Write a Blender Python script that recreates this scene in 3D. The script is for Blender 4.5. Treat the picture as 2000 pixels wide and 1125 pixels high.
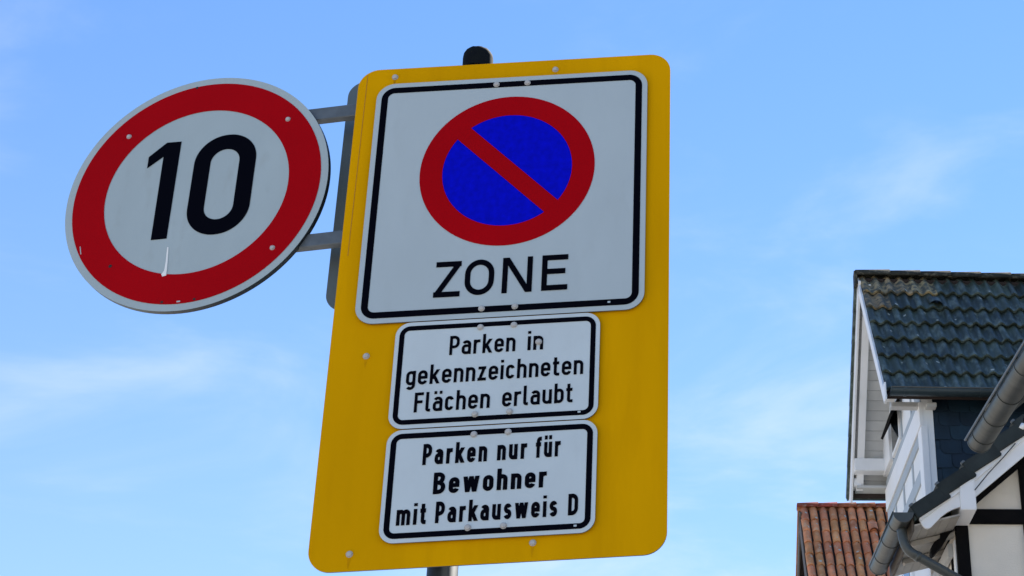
import bpy, bmesh, math, random
from mathutils import Matrix, Vector
R = math.radians
random.seed(7)
for o in list(bpy.data.objects):
    bpy.data.objects.remove(o, do_unlink=True)
scene = bpy.context.scene
col = scene.collection

# ------------------------------------------------------------------ camera
# axes of the camera found by calibrating on the square zone sign; the photo is an off-centre crop (lens shift)
CAM = Vector((0, 0, 1.6)); FPX = 3500.0; PCX, PCY = 1700.0, 562.5
WM = Matrix(((0.99855982, -0.05364968, 0.0), (0.02550831, 0.47477591, 0.87973698), (-0.04719760, -0.87847000, 0.47546066)))
cd = bpy.data.cameras.new('camera'); cam = bpy.data.objects.new('camera', cd); col.objects.link(cam)
cd.sensor_fit = 'HORIZONTAL'; cd.sensor_width = 36; cd.lens = FPX / 2000 * 36
cd.shift_x = -(PCX - 1000) / 2000; cd.clip_start = 0.05; cd.clip_end = 3000
m3 = Matrix((WM.col[0], -WM.col[1], -WM.col[2])).transposed()
cam.matrix_world = Matrix.Translation(CAM) @ m3.to_4x4()
scene.camera = cam

# ------------------------------------------------------------------ sky, sun, exposure
SUN_AZ, SUN_EL = 25.0, 50.0            # azimuth clockwise from +Y (the direction the camera faces): behind the houses on the right
world = bpy.data.worlds.new('World'); scene.world = world; world.use_nodes = True
nt = world.node_tree; nt.nodes.clear()
def wn(t, **k):
    n = nt.nodes.new(t)
    for a, b in k.items(): setattr(n, a, b)
    return n
out = wn('ShaderNodeOutputWorld'); bg = wn('ShaderNodeBackground'); sky = wn('ShaderNodeTexSky')
sky.sky_type = 'NISHITA'; sky.sun_disc = False; sky.sun_elevation = R(SUN_EL); sky.sun_rotation = R(SUN_AZ)
sky.altitude = 100; sky.air_density = 1.25; sky.dust_density = 0.0; sky.ozone_density = 10
bg.inputs['Strength'].default_value = 0.10
# thin cirrus veil: soft noise over the whole dome plus the usual whitening towards the horizon
L = nt.links.new
tc = wn('ShaderNodeTexCoord'); mp = wn('ShaderNodeMapping'); mp.inputs['Scale'].default_value = (1.3, 1.3, 3.6)
mp.inputs['Rotation'].default_value = (0.10, 0.12, 0.4); mp.inputs['Location'].default_value = (.1, .1, .1)
nz = wn('ShaderNodeTexNoise'); nz.inputs['Scale'].default_value = 3.4; nz.inputs['Detail'].default_value = 9; nz.inputs['Roughness'].default_value = .56
nz.inputs['Distortion'].default_value = .5
cr = wn('ShaderNodeMapRange'); cr.interpolation_type = 'SMOOTHSTEP'; cr.inputs[1].default_value = .48; cr.inputs[2].default_value = .80; cr.inputs[3].default_value = 0; cr.inputs[4].default_value = .55
sx = wn('ShaderNodeSeparateXYZ'); hz = wn('ShaderNodeMapRange'); hz.interpolation_type = 'SMOOTHSTEP'
hz.inputs[1].default_value = .64; hz.inputs[2].default_value = .05; hz.inputs[3].default_value = 0; hz.inputs[4].default_value = .30
ad = wn('ShaderNodeMath'); ad.operation = 'ADD'; ad.use_clamp = True
cm = wn('ShaderNodeMath'); cm.operation = 'MULTIPLY'; ce = wn('ShaderNodeMapRange'); ce.inputs[1].default_value = .60; ce.inputs[2].default_value = .38; ce.inputs[3].default_value = .3; ce.inputs[4].default_value = 1
mx = wn('ShaderNodeMix'); mx.data_type = 'RGBA'
L(tc.outputs['Generated'], mp.inputs['Vector']); L(mp.outputs['Vector'], nz.inputs['Vector']); L(nz.outputs['Fac'], cr.inputs[0])
L(tc.outputs['Generated'], sx.inputs[0]); L(sx.outputs['Z'], hz.inputs[0]); L(sx.outputs['Z'], ce.inputs[0]); L(cr.outputs[0], cm.inputs[0]); L(ce.outputs[0], cm.inputs[1]); L(cm.outputs[0], ad.inputs[0]); L(hz.outputs[0], ad.inputs[1])
L(ad.outputs[0], mx.inputs[0]); L(sky.outputs['Color'], mx.inputs[6]); mx.inputs[7].default_value = (4.6, 5.1, 5.9, 1)
L(mx.outputs[2], bg.inputs['Color']); L(bg.outputs['Background'], out.inputs['Surface'])
sd = bpy.data.lights.new('sun', 'SUN'); sun = bpy.data.objects.new('sun', sd); col.objects.link(sun)
sd.energy = 5.0; sd.angle = R(0.5); sd.color = (1, .95, .87)
sdir = Vector((math.sin(R(SUN_AZ)) * math.cos(R(SUN_EL)), math.cos(R(SUN_AZ)) * math.cos(R(SUN_EL)), math.sin(R(SUN_EL))))
sun.rotation_euler = sdir.to_track_quat('Z', 'Y').to_euler(); sun.location = (0, 0, 40)
vs = scene.view_settings; vs.view_transform = 'Standard'; vs.look = 'None'; vs.gamma = 1; vs.exposure = 1.02; vs.use_curve_mapping = False

# ------------------------------------------------------------------ helpers
def pxray(x, y): return WM @ Vector(((x - PCX) / FPX, (y - PCY) / FPX, 1.0))
def mat(name, c, rough=.6, metal=0., var=0., noise=0., nscale=8., ncol=None, nthr=(.45, .7), bump=0., bscale=40., spec=.5, stretch=None, objrand=0.):
    m = bpy.data.materials.new(name); m.use_nodes = True
    t = m.node_tree; b = t.nodes['Principled BSDF']
    b.inputs['Base Color'].default_value = (*c, 1); b.inputs['Roughness'].default_value = rough; b.inputs['Metallic'].default_value = metal
    b.inputs['Specular IOR Level'].default_value = spec
    def N(tp): return t.nodes.new(tp)
    cs = None
    if var or noise or bump or objrand:
        co = N('ShaderNodeTexCoord'); src = co.outputs['Object']
        if stretch:
            mm = N('ShaderNodeMapping'); mm.inputs['Scale'].default_value = stretch; t.links.new(src, mm.inputs['Vector']); src = mm.outputs['Vector']
        if objrand:
            oi = N('ShaderNodeObjectInfo'); ad = N('ShaderNodeVectorMath'); ad.operation = 'MULTIPLY_ADD'
            ad.inputs[1].default_value = (1, 1, 1); t.links.new(src, ad.inputs[0])
            sc = N('ShaderNodeMath'); sc.operation = 'MULTIPLY'; sc.inputs[1].default_value = 37.; t.links.new(oi.outputs['Random'], sc.inputs[0])
            t.links.new(sc.outputs[0], ad.inputs[2]); src = ad.outputs[0]
        rgb = N('ShaderNodeRGB'); rgb.outputs[0].default_value = (*c, 1); cs = rgb.outputs[0]
        if objrand:
            hs = N('ShaderNodeHueSaturation'); mr = N('ShaderNodeMapRange'); mr.inputs[3].default_value = 1 - objrand; mr.inputs[4].default_value = 1 + objrand
            t.links.new(oi.outputs['Random'], mr.inputs[0]); t.links.new(mr.outputs[0], hs.inputs['Value']); t.links.new(cs, hs.inputs['Color'])
            m2 = N('ShaderNodeMath'); m2.operation = 'MULTIPLY'; m2.inputs[1].default_value = 7.31; t.links.new(oi.outputs['Random'], m2.inputs[0])
            f2 = N('ShaderNodeMath'); f2.operation = 'FRACT'; t.links.new(m2.outputs[0], f2.inputs[0])
            mh = N('ShaderNodeMapRange'); mh.inputs[3].default_value = .5 - objrand * .05; mh.inputs[4].default_value = .5 + objrand * .03
            t.links.new(f2.outputs[0], mh.inputs[0]); t.links.new(mh.outputs[0], hs.inputs['Hue']); cs = hs.outputs['Color']
        if var:
            n = N('ShaderNodeTexNoise'); n.inputs['Scale'].default_value = nscale * .45; n.inputs['Detail'].default_value = 6; t.links.new(src, n.inputs['Vector'])
            h = N('ShaderNodeHueSaturation'); r = N('ShaderNodeMapRange'); r.inputs[1].default_value = .3; r.inputs[2].default_value = .7
            r.inputs[3].default_value = 1 - var; r.inputs[4].default_value = 1 + var
            t.links.new(n.outputs['Fac'], r.inputs[0]); t.links.new(r.outputs[0], h.inputs['Value']); t.links.new(cs, h.inputs['Color']); cs = h.outputs['Color']
        if noise:
            n = N('ShaderNodeTexNoise'); n.inputs['Scale'].default_value = nscale; n.inputs['Detail'].default_value = 5; n.inputs['Roughness'].default_value = .6
            t.links.new(src, n.inputs['Vector'])
            r = N('ShaderNodeMapRange'); r.inputs[1].default_value = nthr[0]; r.inputs[2].default_value = nthr[1]; r.inputs[3].default_value = 0; r.inputs[4].default_value = noise
            t.links.new(n.outputs['Fac'], r.inputs[0])
            x = N('ShaderNodeMix'); x.data_type = 'RGBA'; t.links.new(r.outputs[0], x.inputs[0]); t.links.new(cs, x.inputs[6]); x.inputs[7].default_value = (*ncol, 1); cs = x.outputs[2]
        t.links.new(cs, b.inputs['Base Color'])
        if bump:
            n = N('ShaderNodeTexNoise'); n.inputs['Scale'].default_value = bscale; n.inputs['Detail'].default_value = 4; t.links.new(src, n.inputs['Vector'])
            bp = N('ShaderNodeBump'); bp.inputs['Strength'].default_value = bump; bp.inputs['Distance'].default_value = .01
            t.links.new(n.outputs['Fac'], bp.inputs['Height']); t.links.new(bp.outputs['Normal'], b.inputs['Normal'])
    return m
M = dict(
    yellow=mat('sign_yellow', (.72, .345, .0), .6, spec=.02, var=.09, nscale=5, noise=.5, ncol=(.58, .26, .0), nthr=(.5, .8), stretch=(3, 3, .5)),
    white=mat('sign_white', (.445, .51, .525), .45, spec=.15, var=.03, nscale=9, noise=.16, ncol=(.31, .33, .32), nthr=(.55, .85), stretch=(2.5, 2.5, 1)),
    pwh=mat('plate_white', (.56, .625, .64), .45, spec=.15, var=.04, nscale=10, noise=.25, ncol=(.42, .46, .46), nthr=(.55, .85), stretch=(2, 2, 1)),
    dirty=mat('sign_white_dirty', (.40, .47, .48), .45, spec=.15, var=.04, nscale=11, noise=.35, ncol=(.28, .29, .27), nthr=(.56, .85), stretch=(2, 2, .8)),
    red=mat('sign_red', (.39, .0008, .004), .5, spec=.04, var=.07, nscale=7),
    blue=mat('sign_blue', (.001, .003, .52), .5, spec=.05, var=.16, nscale=160),
    black=mat('sign_black', (.0012, .0012, .004), .6, spec=.03),
    bolt=mat('bolt_white', (.46, .45, .43), .6, spec=.2, var=.1, nscale=40),
    alu=mat('aluminium', (.12, .145, .15), .55, .2, var=.12, nscale=10),
    galv=mat('galvanised_steel', (.13, .15, .165), .55, .2, noise=.6, ncol=(.085, .10, .11), nscale=26, nthr=(.4, .6)),
    poleg=mat('pole_steel', (.032, .040, .043), .5, .3, var=.2, nscale=14),
    rubber=mat('cap_plastic', (.005, .006, .008), .8, spec=.1, noise=.4, ncol=(.012, .015, .012), nscale=40),
    stain=mat('dirt_run', (.60, .275, .002), .7, spec=.02, var=.2, nscale=30), seam=mat('seam', (.42, .17, .004), .6), bird=mat('bird_dropping', (.85, .85, .82), .8), hole=mat('drill_hole', (.02, .012, .012), .8),
    dtile=mat('dark_concrete_tile', (.036, .049, .037), .45, var=.4, nscale=11, noise=.75, ncol=(.15, .19, .17), nthr=(.50, .68), stretch=(1, .4, 1), bump=.3, bscale=60, objrand=.4, spec=.35),  # pale noise patches paint sky glints into the tile colour, mixed with weathering
    vtile=mat('verge_tile', (.026, .032, .030), .6, var=.3, nscale=12, spec=.25, objrand=.3),
    ltile=mat('lichen_tile', (.33, .25, .13), .7, var=.3, nscale=14, noise=.9, ncol=(.045, .055, .045), nthr=(.42, .56), bump=.3, bscale=60, objrand=.2),
    lichen=mat('lichen_spot', (.42, .45, .40), .9, var=.2, nscale=30),
    dridge=mat('ridge_tile_weathered', (.040, .040, .032), .95, spec=.1, var=.3, nscale=12, noise=.7, ncol=(.20, .18, .13), nthr=(.52, .68), bump=.3, objrand=.2),
    rtile=mat('red_clay_tile', (.56, .24, .11), .8, spec=.2, var=.25, nscale=11, noise=.7, ncol=(.52, .41, .29), nthr=(.54, .70), bump=.3, bscale=50, objrand=.25),
    rbase=mat('roof_underlay', (.03, .02, .017), .9),
    rridge=mat('red_ridge_tile', (.26, .075, .04), .95, spec=.1, var=.3, nscale=10, noise=.6, ncol=(.34, .28, .21), nthr=(.52, .68), objrand=.35),
    slate=mat('slate', (.008, .020, .034), .45, spec=.3, var=.3, nscale=10, objrand=.25, bump=.2, bscale=50),
    zinc=mat('zinc_gutter', (.066, .070, .064), .42, .35, var=.22, nscale=6, noise=.4, ncol=(.10, .11, .10), nthr=(.5, .75), stretch=(1, 4, 1)),
    zincd=mat('dark_gutter', (.04, .06, .07), .38, .3, var=.2, nscale=7),
    wpaint=mat('white_paint', (.82, .82, .81), .55, var=.04, nscale=6, noise=.2, ncol=(.64, .64, .60), nthr=(.5, .8)),
    gpaint=mat('grey_paint', (.40, .44, .46), .6, var=.08, nscale=6),
    esoff=mat('eave_boards', (.36, .335, .295), .7, var=.12, nscale=8, objrand=.08),
    soff=mat('soffit_boards', (.52, .52, .50), .65, var=.08, nscale=8, objrand=.06),
    plaster=mat('plaster', (.80, .74, .64), .85, var=.05, nscale=4, noise=.25, ncol=(.66, .62, .54), nthr=(.45, .75), bump=.35, bscale=70),
    pwhite=mat('white_plaster', (.80, .81, .80), .8, var=.04, nscale=5, bump=.25, bscale=70),
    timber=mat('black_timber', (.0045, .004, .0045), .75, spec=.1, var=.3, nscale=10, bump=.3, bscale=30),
    brown=mat('brown_timber', (.09, .07, .05), .7, var=.2, nscale=10),
    glass=mat('window_glass', (.012, .018, .025), .06, spec=.8), cable=mat('cable', (.015, .015, .015), .6),
    asphalt=mat('cobble_setts', (.26, .24, .22), .9, var=.2, nscale=3, bump=.4, bscale=80),
    paving=mat('paving', (.38, .34, .29), .85, var=.15, nscale=3, bump=.2), kerb=mat('kerb_stone', (.3, .29, .28), .8, var=.15, nscale=5),
)
def link(name, me, m=None, parent=None):
    o = bpy.data.objects.new(name, me); col.objects.link(o)
    if m is not None and me is not None and not me.materials: me.materials.append(M[m])
    if parent is not None: o.parent = parent
    return o
def mesh(name, vs_, fs, smooth=False):
    me = bpy.data.meshes.new(name); me.from_pydata([tuple(v) for v in vs_], [], fs); me.update()
    if smooth:
        for p in me.polygons: p.use_smooth = True
    return me
def tag(o, label, cat, group=None):
    o['label'] = label; o['category'] = cat
    if group: o['group'] = group
    return o
def thing(name, loc, rz, label, cat, group=None):
    o = bpy.data.objects.new(name, None); col.objects.link(o); o.location = loc; o.rotation_euler = (0, 0, rz); o.empty_display_size = .2
    return tag(o, label, cat, group)
def boxmesh(name, a, b, bev=0):
    (x0, y0, z0), (x1, y1, z1) = a, b
    v = [(x0, y0, z0), (x1, y0, z0), (x1, y1, z0), (x0, y1, z0), (x0, y0, z1), (x1, y0, z1), (x1, y1, z1), (x0, y1, z1)]
    f = [(0, 3, 2, 1), (4, 5, 6, 7), (0, 1, 5, 4), (1, 2, 6, 5), (2, 3, 7, 6), (3, 0, 4, 7)]
    me = mesh(name, v, f)
    if bev:
        bm = bmesh.new(); bm.from_mesh(me); bmesh.ops.bevel(bm, geom=bm.edges[:], offset=bev, segments=2, affect='EDGES'); bm.to_mesh(me); bm.free()
    return me
def box(name, a, b, m, parent, bev=0): return link(name, boxmesh(name, a, b, bev), m, parent)
def prism(name, poly, axis, d0, d1, m, parent):
    """poly: outline points in the two other axes, extruded along axis from d0 to d1"""
    def p3(p, d): return {0: (d, p[0], p[1]), 1: (p[0], d, p[1]), 2: (p[0], p[1], d)}[axis]
    n = len(poly); v = [p3(p, d0) for p in poly] + [p3(p, d1) for p in poly]
    f = [tuple(range(n)), tuple(range(2 * n - 1, n - 1, -1))] + [(i, i + n, (i + 1) % n + n, (i + 1) % n) for i in range(n)]
    me = mesh(name, v, f); bm = bmesh.new(); bm.from_mesh(me); bmesh.ops.recalc_face_normals(bm, faces=bm.faces[:]); bm.to_mesh(me); bm.free()
    return link(name, me, m, parent)
def rrect(x0, z0, x1, z1, r, n=10):
    pts = []
    for cx, cz, a0 in ((x1 - r, z1 - r, 0), (x0 + r, z1 - r, 90), (x0 + r, z0 + r, 180), (x1 - r, z0 + r, 270)):
        for i in range(n + 1):
            a = R(a0 + 90 * i / n); pts.append((cx + r * math.cos(a), cz + r * math.sin(a)))
    return pts
def circ(cx, cz, r, n=96): return [(cx + r * math.cos(2 * math.pi * i / n), cz + r * math.sin(2 * math.pi * i / n)) for i in range(n)]
def plate(name, poly, y0, y1, m, parent, edge=None, edgem=None):
    o = prism(name, poly, 1, y0, y1, m, parent)
    if edgem:
        o.data.materials.append(M[edgem])
        for p in o.data.polygons:
            if abs(p.normal.y) < .5 or p.normal.y > .5: p.material_index = 1
    return o
def sheet(name, poly, y, m, parent): # flat printed area facing -y
    me = mesh(name, [(p[0], y, p[1]) for p in poly], [tuple(range(len(poly)))])
    if me.polygons[0].normal.y > 0: me.flip_normals()
    return link(name, me, m, parent)
def ringsheet(name, outer, inner, y, m, parent):
    n = len(outer); me = mesh(name, [(p[0], y, p[1]) for p in outer + inner], [(i, (i + 1) % n, (i + 1) % n + n, i + n) for i in range(n)])
    if me.polygons[0].normal.y > 0: me.flip_normals()
    return link(name, me, m, parent)
def tube(name, pts, r, m, parent, seg=14, cap=True):
    pts = [Vector(p) for p in pts]; v = []; f = []
    up = None
    for i, p in enumerate(pts):
        d = ((pts[min(i + 1, len(pts) - 1)] - pts[max(i - 1, 0)])).normalized()
        if up is None: up = d.orthogonal().normalized()
        up = (up - d * up.dot(d)).normalized(); w = d.cross(up)
        for k in range(seg):
            a = 2 * math.pi * k / seg; v.append(p + (up * math.cos(a) + w * math.sin(a)) * r)
    for i in range(len(pts) - 1):
        for k in range(seg):
            f.append((i * seg + k, i * seg + (k + 1) % seg, (i + 1) * seg + (k + 1) % seg, (i + 1) * seg + k))
    if cap: f += [tuple(range(seg - 1, -1, -1)), tuple(range((len(pts) - 1) * seg, len(pts) * seg))]
    me = mesh(name, v, f, True)
    return link(name, me, m, parent)

# ------------------------------------------------------------------ ground (below the frame)
g = link('ground', mesh('ground', [(-400, -400, 0), (400, -400, 0), (400, 600, 0), (-400, 600, 0)], [(0, 1, 2, 3)]), 'paving'); g['kind'] = 'structure'
g = link('road', mesh('road', [(-7.2, -60, .004), (-2.2, -60, .004), (-2.2, 60, .004), (-7.2, 60, .004)], [(0, 1, 2, 3)]), 'asphalt'); g['kind'] = 'structure'
g = box('kerb', (-2.2, -60, 0), (-2.05, 60, .11), 'kerb', None, .015); g['kind'] = 'structure'
g = box('pavement', (-2.05, -60, 0), (2.4, 60, .10), 'paving', None); g['kind'] = 'structure'

# ------------------------------------------------------------------ road signs on one pole
SC = Vector((-0.76773, 3.25718, 3.63998)); SYAW = R(-.272)     # centre of the square zone sign
def local(x, y, dy=0., centre=SC, yaw=SYAW):
    """photo pixel -> (x, z) on a sign plane (dy metres behind its reference plane)"""
    a = Vector((math.cos(yaw), math.sin(yaw), 0)); n = Vector((-math.sin(yaw), math.cos(yaw), 0))
    d = pxray(x, y); o = centre + n * dy; t = (o - CAM).dot(n) / d.dot(n); q = CAM + d * t - centre
    return q.dot(a), q.z
def c5(u, v): return 660 + u / 2.678, 80 + v / 2.678
def c6(u, v): return 660 + u / 2.812, 460 + v / 2.812
def c7(u, v): return 580 + u / 2.6316, 780 + v / 2.6316
def c4(u, v): return 100 + u / 2.163, 120 + v / 2.163
base = Vector((SC.x, SC.y, 0))
def sthing(name, label, cat): return thing(name, SC, SYAW, label, cat)

def bolt_mesh(r=.0065, h=.006):
    v = []; f = []; n = 12
    for rr, y in ((r * 1.25, 0), (r * 1.25, -.0015), (r, -.0016), (r * .95, -h * .75), (r * .6, -h)):
        for k in range(n):
            a = 2 * math.pi * k / n; v.append((rr * math.cos(a), y, rr * math.sin(a)))
    for i in range(4):
        for k in range(n): f.append((i * n + k, i * n + (k + 1) % n, (i + 1) * n + (k + 1) % n, (i + 1) * n + k))
    f.append(tuple(range(4 * n, 5 * n)))
    me = mesh('bolt', v, f); bm = bmesh.new(); bm.from_mesh(me); bmesh.ops.recalc_face_normals(bm, faces=bm.faces[:]); bm.to_mesh(me); bm.free()
    me.materials.append(M['bolt']); return me
BOLT = bolt_mesh(.0056, .006)
def bolt(parent, p, y, s=1.):
    o = link('bolt', BOLT, None, parent); o.location = (p[0], y, p[1]); o.scale = (s, s, s); o.rotation_euler = (0, random.random() * 3, 0); return o

# --- stroke lettering in the manner of road sign type
def arc(cx, cy, rx, ry, a0, a1, n=8): return [(cx + rx * math.cos(R(a0 + (a1 - a0) * i / n)), cy + ry * math.sin(R(a0 + (a1 - a0) * i / n))) for i in range(n + 1)]
def glyphs(s):
    h = s / 2; X = .73; G = {}
    def stad(x0, y0, x1, y1, r=None):
        r = r or (x1 - x0) / 2; r = min(r, (x1 - x0) / 2, (y1 - y0) / 2)
        return ('C', arc(x1 - r, y1 - r, r, r, 0, 90) + arc(x0 + r, y1 - r, r, r, 90, 180) + arc(x0 + r, y0 + r, r, r, 180, 270) + arc(x1 - r, y0 + r, r, r, 270, 360))
    def arch(x0, x1, y, top, r=None):   # up from x0, over, down to y at x1
        r = r or (x1 - x0) / 2
        return ('L', [(x0, top - h - r - .02)] + arc(x0 + r, top - h - r, r, r, 180, 90) + arc(x1 - r, top - h - r, r, r, 90, 0) + [(x1, y)])
    a = .47
    st = lambda x, y0, y1: ('L', [(x, y0), (x, y1)])
    bar = lambda x0, x1, y: ('L', [(x0, y), (x1, y)])
    dg = lambda x0, y0, x1, y1: ('D', [(x0, y0), (x1, y1)])
    G['n'] = (a, [st(h, 0, X), arch(h, a - h, 0, X)])
    G['h'] = (a, [st(h, 0, 1), arch(h, a - h, 0, X)])
    G['m'] = (.76, [st(h, 0, X), arch(h, .38, 0, X), arch(.38, .76 - h, 0, X)])
    r = (a - 2 * h) / 2
    uu = ('L', [(h, X)] + [(h, h + r)] + arc(h + r, h + r, r, r, 180, 270) + arc(a - h - r, h + r, r, r, 270, 360) + [(a - h, h + r + .02)])
    G['u'] = (a, [st(a - h, 0, X), uu])
    dots = lambda w, y: [('L', [(w * .5 - .13 - h * .9, y), (w * .5 - .13 + h * .9, y)]), ('L', [(w * .5 + .13 - h * .9, y), (w * .5 + .13 + h * .9, y)])]
    G['ü'] = (a, G['u'][1] + dots(a, .94))
    G['r'] = (.34, [st(h, 0, X), ('L', [(h, X - h - .2)] + arc(h + .17, X - h - .17, .17, .17, 180, 90) + [(.34, X - h)])])
    G['o'] = (a, [stad(h, h, a - h, X - h)])
    ew = a
    G['e'] = (ew, [bar(h, ew - h, X * .5), ('L', [(ew - h, X * .5 - h)] + [(ew - h, X - h - r)] + arc(ew - h - r, X - h - r, r, r, 0, 90) + arc(h + r, X - h - r, r, r, 90, 180) + arc(h + r, h + r, r, r, 180, 270) + arc(ew - h - r, h + r, r, r, 270, 345))])
    G['c'] = (.43, [('L', arc(.43 - h - r, X - h - r, r, r, 15, 90) + arc(h + r, X - h - r, r, r, 90, 180) + arc(h + r, h + r, r, r, 180, 270) + arc(.43 - h - r, h + r, r, r, 270, 345))])
    r2 = .13
    aa = [('L', [(a - h, 0), (a - h, X - h - r)] + arc(a - h - r, X - h - r, r, r, 0, 90) + arc(h + r, X - h - r, r, r, 90, 150)),
          ('L', [(a - h, .44), (h + r2, .44)] + arc(h + r2, .44 - r2, r2, r2, 90, 180) + arc(h + r2, h + r2, r2, r2, 180, 270) + [(a - h - .1, h), (a - h, h + .06)])]
    G['a'] = (a, aa); G['ä'] = (a, aa + dots(a, .94))
    G['g'] = (a, [stad(h, h, a - h, X - h), ('L', [(a - h, X), (a - h, -.24 + h + r)] + arc(a - h - r, -.24 + h + r, r, r, 0, -90) + arc(h + r, -.24 + h + r, r, r, 270, 215))])
    G['b'] = (a, [st(h, 0, 1), stad(h, h, a - h, X - h)])
    G['k'] = (.48, [st(h, 0, 1), dg(h + .02, .24, .40, X), dg(.21, .40, .42, 0)])
    G['i'] = (s, [st(h, 0, X), st(h, .86, 1.0)])
    G['l'] = (.24, [('L', [(h, 1), (h, h + .09)] + arc(h + .09, h + .09, .09, .09, 180, 270) + [(.24, h)])])
    G['t'] = (.33, [('L', [(h + .05, .95), (h + .05, h + .09)] + arc(h + .14, h + .09, .09, .09, 180, 270) + [(.33, h)]), bar(0, .31, X - h)])
    G['f'] = (.33, [('L', [(h + .05, 0), (h + .05, 1 - h - .1)] + arc(h + .15, 1 - h - .1, .1, .1, 180, 90) + [(.34, 1 - h)]), bar(0, .31, X - h)])
    G['z'] = (.42, [bar(0.02, .40, X - h), bar(0, .42, h), dg(h + .04, s * .6, .38 - h, X - s * .6)])
    rs = (.42 - 2 * h) / 2; yc = X / 2; q = (X / 2 - h) / 2
    G['s'] = (.42, [('L', arc(.21, X - h - q, rs, q, 20, 90) + arc(.21, X - h - q, rs, q, 90, 270, 12)[1:] + arc(.21, h + q, rs, q, 90, -160, 14)[1:])])
    G['w'] = (.74, [dg(h * 1.1, X, .215, 0), dg(.215, 0, .37, X), dg(.37, X, .525, 0), dg(.525, 0, .74 - h * 1.1, X)])
    # capitals
    c = .50
    G['P'] = (c, [st(h, 0, 1), ('L', [(h, 1 - h), (c - h - .2, 1 - h)] + arc(c - h - .2, 1 - h - .2, .2, .2, 90, 0) + arc(c - h - .2, .40 + h + .2 - .06, .2, .2, 0, -90) + [(h, .40 + h - .06)])])
    G['B'] = (c + .04, [st(h, 0, 1), ('L', [(h, 1 - h), (c - h - .18, 1 - h)] + arc(c - h - .18, .76, .18, 1 - h - .76, 90, 0) + arc(c - h - .18, .76, .18, .24, 0, -90) + [(h, .52)]),
                    ('L', [(h, .52), (c + .04 - h - .2, .52)] + arc(c + .04 - h - .2, (.52 + h) / 2, .2, (.52 - h) / 2, 90, -90) + [(h, h)])])
    G['D'] = (c + .04, [st(h, 0, 1), ('L', [(h, 1 - h), (c + .04 - h - .22, 1 - h)] + arc(c + .04 - h - .22, 1 - h - .22, .22, .22, 90, 0) + arc(c + .04 - h - .22, h + .22, .22, .22, 0, -90) + [(h, h)])])
    G['F'] = (.44, [st(h, 0, 1), bar(s, .44, 1 - h), bar(s, .40, .52)])
    G['E'] = (.72, [st(h, 0, 1), bar(s, .72, 1 - h), bar(s, .65, .535), bar(s, .72, h)])
    G['Z'] = (.72, [bar(.03, .72, 1 - h), bar(0, .72, h), dg(h + .03, s * .7, .72 - h * 1.2, 1 - s * .7)])
    G['O'] = (.80, [stad(h, h, .80 - h, 1 - h, .33)])
    G['N'] = (.84, [st(h, 0, 1), st(.84 - h, 0, 1), dg(s * .62, 1, .84 - s * .62, 0)])
    return G
def stroke_faces(kind, pts, h, tr, z, v, f):
    n = len(pts)
    def put(x, y): v.append(tr(x, y, z)); return len(v) - 1
    if kind == 'D':
        (x0, y0), (x1, y1) = pts; Ln = math.hypot(x1 - x0, y1 - y0); hx = h * Ln / abs(y1 - y0)
        ids = [put(x0 - hx, y0), put(x0 + hx, y0), put(x1 + hx, y1), put(x1 - hx, y1)]; f.append(tuple(ids)); return
    closed = kind == 'C'
    q = []
    for p in pts:
        if not q or math.hypot(p[0] - q[-1][0], p[1] - q[-1][1]) > 1e-5: q.append(p)
    if closed and math.hypot(q[0][0] - q[-1][0], q[0][1] - q[-1][1]) < 1e-5: q.pop()
    n = len(q); ids = []
    for i in range(n):
        p = q[i]; a = q[i - 1] if (i or closed) else None; b = q[(i + 1) % n] if (i < n - 1 or closed) else None
        def nrm(s_, e_):
            dx, dy = e_[0] - s_[0], e_[1] - s_[1]; l_ = math.hypot(dx, dy); return -dy / l_, dx / l_
        if a is None: nx, ny = nrm(p, b); k = 1
        elif b is None: nx, ny = nrm(a, p); k = 1
        else:
            n1, n2 = nrm(a, p), nrm(p, b); nx, ny = n1[0] + n2[0], n1[1] + n2[1]; l_ = math.hypot(nx, ny) or 1; nx /= l_; ny /= l_
            k = min(1 / max(nx * n1[0] + ny * n1[1], .3), 2)
        ids.append((put(p[0] + nx * h * k, p[1] + ny * h * k), put(p[0] - nx * h * k, p[1] - ny * h * k)))
    for i in range(n if closed else n - 1):
        A, B = ids[i], ids[(i + 1) % n]; f.append((A[0], A[1], B[1], B[0]))
def word(text, x0, x1, zb0, zb1, H, y, parent, s=.145, gap=.13, m='black'):
    G = glyphs(s); ws = [G[ch][0] for ch in text]; tot = sum(ws) + gap * (len(text) - 1); sx = (x1 - x0) / tot
    cx = 0
    for ch, w in zip(text, ws):
        v = []; f = []
        for k, (kind, pts) in enumerate(G[ch][1]):
            tr = lambda gx, gy, z: (x0 + (cx + gx) * sx, y - z, zb0 + (zb1 - zb0) * ((cx + gx) / tot) + gy * H)
            hh = s / 2
            stroke_faces(kind, [(p[0], p[1]) for p in pts], hh, tr, .00012 * k, v, f)
        me = mesh('letter', v, f); bm = bmesh.new(); bm.from_mesh(me)
        for fc in bm.faces:
            fc.normal_update()
            if fc.normal.y > 0: fc.normal_flip()
        bm.to_mesh(me); bm.free(); link('letter', me, m, parent); cx += w + gap
def word_px(text, Lp, Rp, H, y, parent, **k):
    a = local(*Lp, dy=y); b = local(*Rp, dy=y); word(text, a[0], b[0], a[1], b[1], H, y, parent, **k)
def cap_h(Bp, Tp, dy): return local(*Tp, dy=dy)[1] - local(*Bp, dy=dy)[1]

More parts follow.
